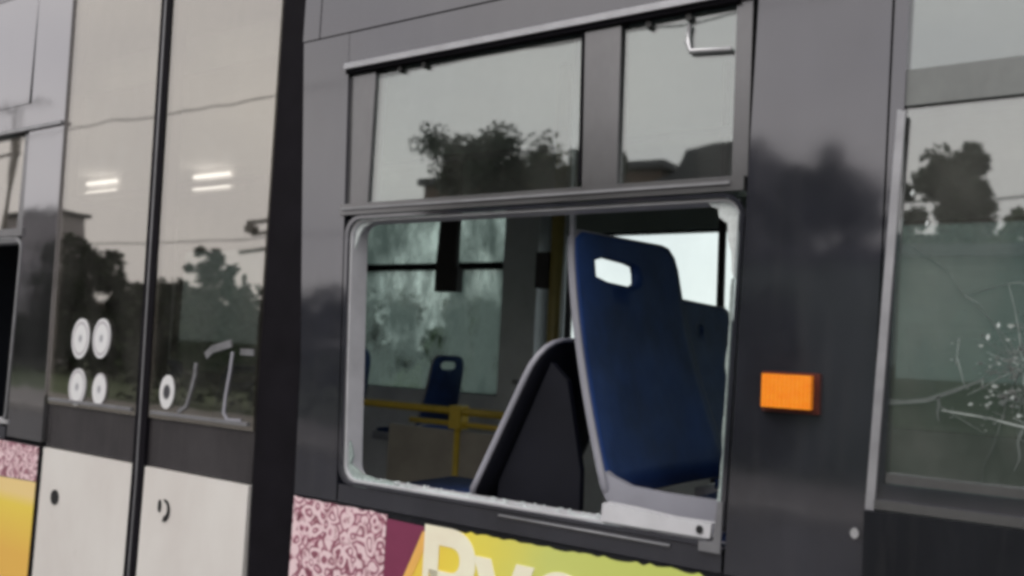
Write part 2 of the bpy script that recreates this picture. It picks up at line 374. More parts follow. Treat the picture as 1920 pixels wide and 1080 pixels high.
box('roof_panel', XF, -3.262, 0.0, T, 2.376, 2.80, M['glass_panel'], bus, 0.003)
box('sill_panel', -1.588, -0.598, 0.001, T, 1.168, Z_SILL, M['paint'], bus, 0.002)
# curved roof edges and roof
def cove(name, ysign):
    bm = bmesh.new(); prof = []
    for i in range(9):
        a = R(90 * i / 8); prof.append((0.22 * (1 - math.cos(a)), 2.803 + 0.24 * math.sin(a)))
    rows = []
    for x in (XF, XB):
        rows.append([bm.verts.new((x, y if ysign > 0 else 2.5 - y, z)) for y, z in prof] + [bm.verts.new((x, (y + 0.02) if ysign > 0 else 2.5 - y - 0.02, z - 0.03)) for y, z in prof[::-1]])
    n = len(rows[0])
    for i in range(n): bm.faces.new((rows[0][i], rows[0][(i + 1) % n], rows[1][(i + 1) % n], rows[1][i]))
    return from_bm(name, bm, M['paint'], bus, False)
cove('roof_edge', 1); cove('roof_edge', -1)
box('roof', XF, XB, 0.222, 2.278, 3.0, 3.045, M['plaster'], bus, 0.0)

# --- lower skirt with prints
def arch_panel(name, x0, x1, z0, z1, cx, mat, y0=0.0, y1=0.05):
    pts = [(x0, z0)]
    for i in range(13):
        a = R(180 - 15 * i); pts.append((cx + 0.60 * math.cos(a), max(z0, 0.48 + 0.60 * math.sin(a))))
    pts += [(x1, z0), (x1, z1), (x0, z1)]
    return prism(name, pts, y0, y1, mat, bus)
box('skirt_panel', -1.742, -0.356, 0.004, 0.055, 0.34, 1.165, M['black_paint'], bus, 0.003)
prism('skirt_panel', [(-0.352, 0.34), (0.60, 0.34), (0.60, 1.322), (-0.345, 1.322)], -0.014, 0.055, M['black_paint'], bus, 0.006)
arch_panel('skirt_panel', 0.604, XB, 0.34, 1.322, 1.9, M['black_paint'], -0.014, 0.055)
arch_panel('skirt_panel', XF, -2.976, 0.34, 1.165, -5.6, M['black_paint'])
# film prints, a few tenths of a millimetre to millimetres proud
def ragged(x0, z0_, x1, z1_, n, amp):
    return [(x0 + (x1 - x0) * i / n, z0_ + (z1_ - z0_) * i / n + random.uniform(-amp, amp)) for i in range(n + 1)]
prism('ornament_film', [(-1.742, 0.36), (-1.424, 0.36), (-1.424, 1.147)] + ragged(-1.424, 1.160, -1.742, 1.163, 12, 0.003), 0.0005, 0.004, M['ornament'], bus)
prism('maroon_film', [(-1.4235, 0.36), (-1.20, 0.36), (-1.20, 1.146), (-1.4235, 1.150)], 0.0015, 0.004, M['maroon'], bus)
yl = [(-1.66, 0.36), (-0.62, 0.36), (-0.62, 1.150)] + ragged(-0.64, 1.1600, -1.275, 1.152, 44, 0.0035) + [(-1.305, 1.138)]
prism('yellow_film', [(-1.42, 0.90)] + [(-1.42, 0.36)] + yl[1:], -0.0005, 0.0012, M['print'], bus)
prism('orange_film', [(-1.42, 0.895), (-1.400, 0.895), (-1.288, 1.130), (-1.309, 1.139)], -0.0017, -0.0008, M['orange_film'], bus)
prism('ornament_film', [(-0.615, 0.36), (-0.36, 0.36), (-0.36, 1.100)] + ragged(-0.37, 1.12, -0.610, 1.152, 10, 0.006), 0.0008, 0.0038, M['ornament'], bus)
prism('ornament_film', [(-3.6, 1.030), (-2.980, 1.050), (-2.980, 1.163), (-3.6, 1.163)], -0.003, -0.0004, M['ornament'], bus)
prism('yellow_film', [(-3.6, 0.36), (-2.980, 0.36), (-2.980, 1.047), (-3.6, 1.027)], -0.003, -0.0004, M['left_print'], bus)
# lettering on the print
def text(s, x, z, size, mat):
    cu = bpy.data.curves.new('letters', 'FONT'); cu.body = s; cu.size = size; cu.extrude = 0.0006; cu.offset = 0.010
    ob = bpy.data.objects.new('letters', cu); C.objects.link(ob)
    ob.rotation_euler = (R(90), 0, 0); ob.location = (x, -0.0014, z)
    bpy.context.view_layer.update()
    me = bpy.data.meshes.new_from_object(ob.evaluated_get(bpy.context.evaluated_depsgraph_get()))
    me.transform(ob.matrix_world); bpy.data.objects.remove(ob)
    me.materials.clear(); return link('lettering', me, mat, bus)
text('Рус', -1.315, 0.960, 0.255, M['cream_film'])

# --- doors
def door(x0b, x0t, x1b, x1t, lock):
    """leaf between bottom/top x; frame is the part, glass, lower panel, stickers its sub-parts"""
    zb, z1, zt = 0.34, 1.168, 2.78
    def xl(z): return x0b + (x0t - x0b) * (z - 1.1) / (zt - 1.1) if z > 1.1 else x0b
    def xr(z): return x1b + (x1t - x1b) * (z - 1.1) / (zt - 1.1) if z > 1.1 else x1b
    zg = 1.322
    fw = 0.020
    outer = [(xl(z1), z1), (xr(z1), z1), (xr(zt), zt), (xl(zt), zt)]
    inner = [(xl(zg) + fw, zg), (xr(zg) - fw, zg), (xr(2.74) - fw, 2.74), (xl(2.74) + fw, 2.74)]
    d = ring('door', outer, inner, 0.016, 0.05, M['door_black'], bus)
    prism('door_glass', [(xl(zg) + 0.001, zg - 0.012), (xr(zg) - 0.001, zg - 0.012), (xr(2.77) - 0.001, 2.775), (xl(2.77) + 0.001, 2.775)], 0.008, 0.014, M['door_glass'], d)
    box('lower_panel', x0b + 0.002, x1b - 0.002, 0.006, 0.05, zb, z1 - 0.004, M['white'], d, 0.004)
    prism('glass_bead', [(xl(zg) + fw, zg), (xr(zg) - fw, zg), (xr(zg) - fw, zg + 0.010), (xl(zg) + fw, zg + 0.010)], 0.0005, 0.0075, M['dull_alu'], d)
    return d
d1 = door(-2.966, -3.03, -2.458, -2.515, 0)
d2 = door(-2.396, -2.455, -1.926, -1.938, 1)
prism('centre_seal', [(-2.4555, 0.34), (-2.4285, 0.34), (-2.4285, 1.1), (-2.487, 2.78), (-2.512, 2.78), (-2.4555, 1.1)], 0.004, 0.05, M['rubber'], bus, 0.004)
prism('centre_seal', [(-2.4255, 0.34), (-2.3985, 0.34), (-2.3985, 1.1), (-2.457, 2.78), (-2.482, 2.78), (-2.4255, 1.1)], 0.004, 0.05, M['rubber'], bus, 0.004)
prism('seal_bead', [(-2.4300, 0.34), (-2.4240, 0.34), (-2.4240, 1.1), (-2.482, 2.78), (-2.488, 2.78), (-2.4300, 1.1)], 0.0, 0.0035, M['dull_alu'], bus)
def disc(name, x, z, rx, rz, mat, parent, y0=0.0045, y1=0.0075, seg=28):
    pts = [(rx * math.cos(2 * math.pi * i / seg), rz * math.sin(2 * math.pi * i / seg)) for i in range(seg)]
    o = prism(name, pts, y0, y1, mat, parent); o.location = (x, 0, z); return o
for x, z, rx, rz in ((-2.800, 1.534, 0.050, 0.066), (-2.680, 1.538, 0.048, 0.064), (-2.795, 1.376, 0.048, 0.060), (-2.668, 1.376, 0.038, 0.052)):
    disc('sticker', x, z, rx, rz, M['sticker'], d1)
disc('sticker', -2.317, 1.391, 0.034, 0.050, M['sticker_ring'], d2)
ADDED_OUTLINES = (([(-2.034, 1.521), (-2.040, 1.462), (-2.050, 1.402), (-2.053, 1.350), (-2.036, 1.332), (-1.978, 1.3345)], 0.0045, 'seat_edge'),
          ([(-2.192, 1.483), (-2.194, 1.447), (-2.206, 1.402), (-2.222, 1.356), (-2.258, 1.337)], 0.006, 'outline_grey'),
          ([(-2.150, 1.505), (-2.122, 1.525), (-2.042, 1.545)], 0.011, 'outline_grey'), ([(-2.000, 1.523), (-1.945, 1.523)], 0.009, 'outline_grey'))
def ribbon(pts, w, mat, parent, y0=0.0045, y1=0.0075):
    L, Q = [], []
    for i, (x, z) in enumerate(pts):
        a, b = pts[max(i - 1, 0)], pts[min(i + 1, len(pts) - 1)]; d = Vector((b[0] - a[0], b[1] - a[1])).normalized()
        L.append((x - d.y * w, z + d.x * w)); Q.append((x + d.y * w, z - d.x * w))
    return prism('added_outline', L + Q[::-1], y0, y1, mat, parent)
for pts, w, m in ADDED_OUTLINES: ribbon(pts, w, M[m], d2)  # strips added on the glass in place of seat frames behind it
disc('keyhole', -2.867, 1.012, 0.022, 0.024, M['screw'], d1, 0.002, 0.0055)
# lock cut on the second leaf: a dark crescent and its silver pin
cres = [(0.026 * math.cos(R(a)), 0.032 * math.sin(R(a))) for a in range(-100, 101, 20)] + [(0.014 * math.cos(R(a)) + 0.002, 0.020 * math.sin(R(a)) + 0.004) for a in range(90, -91, -20)]
o = prism('lock_slot', cres, 0.002, 0.0055, M['screw'], d2); o.location = (-2.283, 0, 1.050)
disc('lock_pin', -2.306, 1.060, 0.006, 0.018, M['screw'], d2, 0.002, 0.0055)

# --- the smashed window (frame is the part)
SL = (0.030, 0.004, 0.024, 0.0)
ro = rrect(-1.620, -0.598, Z_SILL + 0.002, 1.884, 0.045, 6, SL)
ri = rrect(-1.6095, -0.606, Z_SILL + 0.010, 1.876, 0.040, 6, SL)
win = ring('window_frame', ro, ri, -0.003, 0.004, M['paint'], bus)
win['label'] = 'frame of the window whose lower pane is smashed out'
ring('reveal', rrect(-1.609, -0.6065, Z_SILL + 0.0105, 1.8755, 0.040, 6, SL), rrect(-1.603, -0.609, Z_SILL + 0.015, 1.870, 0.036, 6, SL), 0.006, 0.064, M['reveal'], win)
# upper light
box('frame_post', -1.652, -1.561, 0.010, 0.055, 1.916, 2.27, M['frame_grey'], win, 0.003)
box('frame_post', -0.606, -0.574, 0.010, 0.055, 1.916, 2.27, M['frame_grey'], win, 0.003)
prism('frame_post', [(-0.935, 1.916), (-0.853, 1.916), (-0.858, 2.27), (-0.945, 2.27)], 0.006, 0.05, M['frame_grey'], win, 0.003)
prism('post_seal', [(-0.944, 1.93), (-0.939, 1.93), (-0.949, 2.27), (-0.953, 2.27)], 0.004, 0.03, M['rubber'], win)
box('upper_glass', -1.560, -0.953, 0.018, 0.024, 1.918, 2.268, M['glass'], win, 0.0)
box('upper_glass', -0.852, -0.607, 0.018, 0.024, 1.918, 2.268, M['glass'], win, 0.0)
box('top_rail', -1.655, -0.562, -0.012, 0.055, 2.272, 2.287, M['mid_alu'], win, 0.004)
box('rail_seal', -1.655, -0.60, -0.004, 0.016, 2.262, 2.2715, M['rubber'], win, 0.002)
box('transom_bar', -1.640, -0.576, -0.006, 0.058, 1.887, 1.9155, M['frame_grey'], win, 0.004)
box('transom_trim', -1.630, -0.602, -0.012, -0.0065, 1.899, 1.905, M['dull_alu'], win, 0.001)
for x, z in ((-1.478, 2.254), (-1.400, 2.254), (-0.795, 2.252), (-0.706, 2.252)):
    disc('glide_stop', x, z, 0.007, 0.009, M['screw'], win, 0.006, 0.017, 12)
# window catch behind the upper glass
tube('window_catch', [(-0.705, 0.012, 2.236), (-0.708, 0.010, 2.200), (-0.700, 0.010, 2.180), (-0.615, 0.010, 2.172)], 0.006, M['alu'], win, 8)
# left-over glass
def shard(pts, mat, y0=0.014, y1=0.022): return prism('glass_shard', pts, y0, y1, mat, win)
shard([(-1.598, 1.874), (-1.598, 1.80), (-1.590, 1.832), (-1.574, 1.856), (-1.545, 1.867), (-1.52, 1.874)], M['shard'])
shard([(-0.590, 1.874), (-0.660, 1.874), (-0.646, 1.862), (-0.632, 1.856), (-0.630, 1.840), (-0.612, 1.826), (-0.611, 1.795), (-0.603, 1.77), (-0.601, 1.735), (-0.596, 1.72)], M['shard'])
shard([(-1.570, 1.222), (-1.574, 1.318), (-1.566, 1.300), (-1.560, 1.282), (-1.566, 1.262), (-1.545, 1.252), (-1.524, 1.240), (-1.500, 1.239), (-1.470, 1.232), (-1.44, 1.236), (-1.41, 1.229), (-1.39, 1.222)], M['shard_green'])
btm = [(-1.40 + 0.036 * i, 1.2245 + random.uniform(0.0015, 0.0075)) for i in range(21)]
shard(btm + [(-0.68, 1.2225), (-1.40, 1.2225)], M['shard'])
rgt = [(-0.597 - 0.0006 * i - random.uniform(0.001, 0.006), 1.72 - 0.021 * i) for i in range(22)]
shard(rgt + [(-0.609, 1.27), (-0.597, 1.72)], M['shard_green'])
def crumbs(name, n, fn, parent, seed):
    rn = random.Random(seed); bm = bmesh.new()
    for i in range(n):
        c = Vector(fn(rn)); q = rn.uniform(0.0018, 0.0052)
        m = Matrix.Translation(c + Vector((0, 0, q * 0.5))) @ Matrix.Rotation(rn.uniform(0, 3), 4, 'Z') @ Matrix.Rotation(rn.uniform(-0.5, 0.5), 4, 'X') @ Matrix.Diagonal((q, q * rn.uniform(0.6, 1.2), q * 0.8, 1))
        bmesh.ops.create_cube(bm, size=1.0, matrix=m)
    return tag(from_bm(name, bm, M['shard'], parent), kind='stuff')
crumbs('glass_crumbs', 130, lambda r: (r.uniform(-1.55, -0.86), r.uniform(0.008, 0.058), 1.2275), win, 5)
crumbs('glass_crumbs', 60, lambda r: (r.uniform(-0.84, -0.63), r.uniform(0.031, 0.06), 1.2275), win, 6)
# bright guide lying loose on the sill
prism('sill_guide', [(-0.850, 1.228), (-0.620, 1.229), (-0.618, 1.256), (-0.70, 1.255), (-0.79, 1.262), (-0.848, 1.264)], -0.004, 0.030, M['reveal'], win, 0.003)
disc('screw_hole', -0.640, 1.243, 0.007, 0.008, M['screw'], win, -0.007, -0.0045, 12)
prism('corner_piece', [(-0.640, 1.205), (-0.598, 1.205), (-0.596, 1.300), (-0.606, 1.300), (-0.612, 1.225), (-0.640, 1.222)], -0.008, -0.0035, M['dull_alu'], win, 0.001)
tube('lower_rail_line', [(-1.10, -0.003, 1.204), (-0.70, -0.003, 1.203)], 0.003, M['dull_alu'], win, 8)

# --- amber side marker
ml = box('marker_light', -0.526, -0.424, -0.012, 0.001, 1.474, 1.547, M['lens_base'], bus, 0.004)
bm = bmesh.new(); add_box(bm, -0.522, -0.4345, -0.030, -0.0125, 1.4825, 1.5425); bm_bevel(bm, 0.006, 3); from_bm('lens', bm, M['lens'], ml)

# --- right-hand window with the cracked pane
def cracked_window(x1):
    outer = [(-0.338, 1.326), (x1, 1.326), (x1, 2.372), (-0.310, 2.372)]
    inner = [(-0.318, 1.366), (x1 - 0.05, 1.366), (x1 - 0.05, 2.30), (-0.287, 2.30)]
    f = ring('window_frame', outer, inner, 0.004, 0.055, M['paint'], bus)
    f['label'] = 'frame of the window with the cracked pane'
    prism('main_glass', [(-0.326, 1.358), (x1 - 0.04, 1.358), (x1 - 0.04, 2.02), (-0.300, 2.02)], 0.020, 0.026, M['crazed_glass'], f)
    prism('upper_glass', [(-0.296, 2.085), (x1 - 0.04, 2.085), (x1 - 0.04, 2.31), (-0.290, 2.31)], 0.020, 0.026, M['glass'], f)
    prism('transom_bar', [(-0.300, 2.0205), (x1 - 0.045, 2.0205), (x1 - 0.045, 2.0845), (-0.296, 2.0845)], 0.010, 0.045, M['frame_light'], f, 0.004)
    prism('edge_trim', [(-0.3455, 1.318), (-0.3315, 1.318), (-0.2925, 2.006), (-0.3055, 2.012)], -0.006, 0.0035, M['mid_alu'], f, 0.002)
    prism('sill_trim', [(-0.315, 1.368), (x1 - 0.05, 1.368), (x1 - 0.05, 1.380), (-0.315, 1.384)], 0.004, 0.0195, M['frame_grey'], f, 0.002)
    prism('sill_trim', [(-0.330, 1.3245), (x1, 1.3245), (x1, 1.338), (-0.330, 1.340)], -0.010, 0.0035, M['frame_grey'], f, 0.002)
    # fracture: crooked splits running out of the blow, and splinters
    cx, cz = -0.112, 1.575
    def crack(pts, w, mat):
        bm = bmesh.new(); n = len(pts); L, Rr = [], []
        for i, (x, z) in enumerate(pts):
            d = Vector((pts[min(i + 1, n - 1)][0] - pts[max(i - 1, 0)][0], pts[min(i + 1, n - 1)][1] - pts[max(i - 1, 0)][1])).normalized()
            ww = w * (1 - 0.7 * i / (n - 1)) * random.uniform(0.6, 1.3)
            L.append((x - d.y * ww, z + d.x * ww)); Rr.append((x + d.y * ww, z - d.x * ww))
        return prism('crack', L + Rr[::-1], 0.0165, 0.0195, mat, f)
    rnd = random.Random(11); NR = 27; radii = (0.010, 0.022, 0.040, 0.062, 0.092, 0.135, 0.19, 0.25); web = []
    for k in range(NR):
        a = 2 * math.pi * k / NR + rnd.uniform(-0.12, 0.12); row = []
        for r_ in radii:
            a += rnd.uniform(-0.09, 0.09); q = r_ * rnd.uniform(0.86, 1.14); row.append((cx + q * math.cos(a) * 1.05, cz + q * math.sin(a) * 0.9))
        web.append(row); m = rnd.randint(2, len(radii) - 2)
        if k % 9 == 0: m = len(radii)
        crack(row[:m], 0.0007, M['crack'] if k % 4 == 0 else M['crack_dim'])
    for k in range(NR):
        for j in range(len(radii) - 2):
            if rnd.random() < 0.80 - 0.10 * j: crack([web[k][j], web[(k + 1) % NR][j]], 0.0006, M['crack_dim'] if rnd.random() < 0.75 else M['crack'])
            if j < 3 and rnd.random() < 0.35: crack([web[k][j], web[(k + 1) % NR][j + 1]], 0.0005, M['crack_dim'])
    crack([(-0.060, 1.470), (-0.105, 1.478), (-0.128, 1.482), (-0.165, 1.490), (-0.205, 1.494), (-0.232, 1.497)], 0.0022, M['crack'])
    crack([(-0.238, 1.520), (-0.236, 1.505), (-0.239, 1.492), (-0.236, 1.478)], 0.0022, M['crack_dim'])
    crack([(-0.115, 1.474), (-0.121, 1.455), (-0.118, 1.430), (-0.126, 1.408)], 0.0026, M['crack_dim'])
    crack([(-0.325, 1.504), (-0.290, 1.506), (-0.255, 1.512), (-0.215, 1.530), (-0.17, 1.552)], 0.0050, M['crack_dim'])
    for k in range(200):
        a = rnd.uniform(0, 6.28); rr = abs(rnd.gauss(0, 0.055)) + 0.004; x, z = cx - 0.012 * (k % 3) + rr * math.cos(a), cz + (0.03, -0.01, -0.05)[k % 3] + rr * 0.8 * math.sin(a); s = rnd.uniform(0.0012, 0.0062) * (1.2 - min(1, rr / 0.14))
        p = [(x + s * rnd.uniform(0.5, 1.3) * math.cos(t), z + s * rnd.uniform(0.3, 1.0) * math.sin(t)) for t in (0.3, 1.9, 3.2, 4.6)]
        prism('splinter', p, 0.0145, 0.0195, M[('crack_dim', 'crack', 'crack_dim', 'frame_light', 'crack_dim')[k % 5]], f)
    for x, z, s in ((-0.150, 1.640, 0.004), (-0.165, 1.6205, 0.005), (-0.283, 1.866, 0.006), (-0.259, 1.812, 0.005)):
        prism('splinter', [(x - s * .6, z), (x, z - s), (x + s * .6, z + s * .2), (x + s * .2, z + s * 1.3)], 0.0145, 0.0195, M['shard'], f)
    return f
M['frame_light'] = gloss_paint('grey_green_transom', (0.11, 0.12, 0.115), 0.07, 0.2)
cracked_window(0.95)
disc('body_bolt', -0.362, 1.278, 0.007, 0.009, M['alu'], bus, -0.004, 0.003, 10)
# more of the near side, out of the picture
def plain_window(x0, x1, z0, z1, y0=0.0, parent=bus, mat=None, fm=None, bar=None, t=0.055):
    f = ring('window_frame', rrect(x0, x1, z0, z1, 0.05), rrect(x0 + 0.03, x1 - 0.03, z0 + 0.03, z1 - 0.03, 0.04), y0, y0 + t, fm or M['frame_grey'], parent)
    if bar:
        box('main_glass', x0 + 0.02, x1 - 0.02, y0 + 0.02, y0 + 0.026, z0 + 0.02, bar - 0.001, mat or M['glass'], f, 0)
        box('upper_glass', x0 + 0.02, x1 - 0.02, y0 + 0.02, y0 + 0.026, bar + 0.041, z1 - 0.02, mat or M['glass'], f, 0)
        box('transom_bar', x0 + 0.031, x1 - 0.031, y0 + 0.005, y0 + 0.045, bar, bar + 0.04, M['rubber'], f, 0.003)
    else:
        box('main_glass', x0 + 0.02, x1 - 0.02, y0 + 0.02, y0 + 0.026, z0 + 0.02, z1 - 0.02, mat or M['glass'], f, 0)
    return f
def open_window(x0, x1):
    f = ring('window_frame', rrect(x0, x1, Z_SILL + 0.002, 1.884, 0.045), rrect(x0 + 0.010, x1 - 0.010, Z_SILL + 0.010, 1.876, 0.040), -0.003, 0.004, M['dull_alu'], bus)
    ring('reveal', rrect(x0 + 0.0105, x1 - 0.0105, Z_SILL + 0.0105, 1.8755, 0.040), rrect(x0 + 0.02, x1 - 0.02, Z_SILL + 0.017, 1.868, 0.036), 0.006, 0.064, M['reveal'], f)
    box('frame_post', x0, x0 + 0.09, 0.010, 0.055, 1.916, 2.27, M['frame_grey'], f, 0.003)
    box('frame_post', x1 - 0.07, x1, 0.010, 0.055, 1.916, 2.27, M['frame_grey'], f, 0.003)
    box('upper_glass', x0 + 0.091, x1 - 0.071, 0.018, 0.024, 1.918, 2.268, M['door_glass'], f, 0.0)
    box('top_rail', x0, x1 + 0.20, -0.010, 0.0, 2.272, 2.285, M['dull_alu'], f, 0.003)
    box('transom_bar', x0, x1, -0.006, 0.058, 1.887, 1.9155, M['frame_grey'], f, 0.004)
    box('header_panel', x0, x1, 0.001, T, 2.272, 2.374, M['glass_panel'], f, 0.002)
    box('sill_panel', x0, x1, 0.001, T, 1.168, Z_SILL, M['paint'], f, 0.002)
    box('sill_line', x0, x1 + 0.02, -0.006, 0.0, 1.222, 1.236, M['alu'], f, 0.002)
open_window(-4.50, -3.215)
plain_window(-5.95, -4.70, 1.19, 2.36)
box('pillar', -4.698, -4.502, 0.0, T, 1.168, 2.374, M['paint'], bus, 0.003)
box('pillar', XF, -5.952, 0.0, T, 1.168, 2.374, M['paint'], bus, 0.003)
box('pillar', 0.952, 1.15, 0.0, T, 1.326, 2.374, M['paint'], bus, 0.003)
plain_window(1.152, 2.55, 1.33, 2.36)
box('pillar', 2.552, XB, 0.0, T, 1.326, 2.374, M['paint'], bus, 0.003)
box('door_header', -3.262, -1.83, 0.014, T, 2.783, 2.803, M['rubber'], bus, 0)

# --- far side
YF = 2.44
def far_wall():
    wins = [(-7.2, -6.0, 'tint_glass', None), (-5.8, -4.35, 'tint_glass', None), (-4.25, -2.78, 'haze_glass', 2.035), (-2.42, -1.05, 'clear_glass', None), (-0.86, 0.5, 'tint_glass', None), (0.7, 2.1, 'tint_glass', None)]
    box('far_skirt', XF, XB, YF, 2.5, 0.34, 1.30, M['paint'], bus, 0)
    prev = XF
    for x0, x1, g, bar in wins:
        z1 = 2.45 if bar else 2.235
        box('far_pillar', prev, x0, YF, 2.5, 1.3, 2.803, M['paint'], bus, 0)
        box('far_lintel', x0, x1, YF, 2.5, z1, 2.803, M['paint'], bus, 0)
        plain_window(x0, x1, 1.3, z1, YF, bus, M[g], M['rubber'], bar)
        prev = x1
    box('far_pillar', prev, XB, YF, 2.5, 1.3, 2.803, M['paint'], bus, 0)
    # inner lining, with the same openings
    prev = XF + 0.05
    for x0, x1, g, bar in wins:
        z1 = 2.45 if bar else 2.235
        box('wall_lining', prev, x0 + 0.02, YF - 0.025, YF - 0.003, 0.36, 2.45, M['wall_in'], bus, 0)
        box('wall_lining', x0 + 0.02, x1 - 0.02, YF - 0.025, YF - 0.003, 0.36, 1.325, M['wall_in'], bus, 0)
        if not bar: box('wall_lining', x0 + 0.02, x1 - 0.02, YF - 0.025, YF - 0.003, z1 - 0.02, 2.45, M['cove'], bus, 0)
        prev = x1 - 0.02
    box('wall_lining', prev, XB - 0.05, YF - 0.025, YF - 0.003, 0.36, 2.45, M['wall_in'], bus, 0)
far_wall()
# front and rear
def end_wall(x, s):
    box('end_wall', min(x, x + s * 0.06), max(x, x + s * 0.06), 0.0, 2.5, 0.34, 1.2, M['paint'], bus, 0.003)
    f = box('end_pillar', min(x, x + s * 0.06), max(x, x + s * 0.06), 0.0, 0.12, 1.2, 2.803, M['paint'], bus, 0.003)
    box('end_pillar', min(x, x + s * 0.06), max(x, x + s * 0.06), 2.38, 2.5, 1.2, 2.803, M['paint'], bus, 0.003)
    box('end_header', min(x, x + s * 0.06), max(x, x + s * 0.06), 0.12, 2.38, 2.4, 2.803, M['paint'], bus, 0.003)
    box('end_glass', min(x + s * 0.02, x + s * 0.03), max(x + s * 0.02, x + s * 0.03), 0.11, 2.39, 1.19, 2.41, M['tint_glass'], bus, 0)
end_wall(XF - 0.062, 1); end_wall(XB + 0.062, -1)

# --- inside
box('floor', XF, XB, 0.065, 2.41, 0.30, 0.36, M['floor_in'], bus, 0)
box('ceiling', XF, XB, 0.35, 2.25, 2.62, 2.65, M['ceil_in'], bus, 0)
def inner_cove(y0, z0, y1, z1):
    bm = bmesh.new(); rows = []
    for x in (XF, XB):
        rr = []
        for i in range(7):
            t = i / 6; a = R(90 * t)
            rr.append(bm.verts.new((x, y0 + (y1 - y0) * (1 - math.cos(a)), z0 + (z1 - z0) * math.sin(a))))
        rows.append(rr)
    for i in range(6): bm.faces.new((rows[0][i], rows[0][i + 1], rows[1][i + 1], rows[1][i]))
    o = from_bm('ceiling_cove', bm, M['cove'], bus); s = o.modifiers.new('th', 'SOLIDIFY'); s.thickness = 0.012
inner_cove(0.085, 2.40, 0.36, 2.625); inner_cove(2.412, 2.45, 2.24, 2.625)
box('podium', -1.70, -0.25, 0.066, 0.85, 0.361, 0.84, M['podium'], bus, 0.01)
box('podium', -3.55, -2.3, 1.66, 2.41, 0.361, 0.62, M['podium'], bus, 0.01)

# seat kit: shell (part) > padding, edge, cushion, frame
def outline(w0, w1, h, r, n=64, side=False, slot=False):
    """rounded, slightly tapering backrest outline around its centre, in (u across, v up), v from 0"""
    pts = []
    base = [(-w0 / 2, 0), (w0 / 2, 0), (w1 / 2, h), (-w1 / 2, h)]
    if side: base = [(-w0 / 2, 0), (w0 / 2, 0), (-w0 / 2 + w1, h * 1.055 if slot else h), (-w0 / 2, h)]
    rs = [0.03, 0.03, r, r * (0.4 if side else 1)]
    res = []
    for k in range(4):
        p = Vector(base[k]); a = Vector(base[k - 1]); b = Vector(base[(k + 1) % 4])
        da = (a - p).normalized(); db = (b - p).normalized()
        s = p + da * rs[k]; e = p + db * rs[k]
        for i in range(9):
            t = i / 8; q = (1 - t) ** 2 * s + 2 * t * (1 - t) * p + t * t * e; res.append(q)
    # resample evenly
    L = [0]; m = len(res)
    for i in range(m): L.append(L[-1] + (res[(i + 1) % m] - res[i]).length)
    out = []; j = 0
    for i in range(n):
        d = L[-1] * i / n
        while L[j + 1] < d: j += 1
        t = (d - L[j]) / max(1e-9, L[j + 1] - L[j]); out.append(res[j].lerp(res[(j + 1) % m], t))
    return out
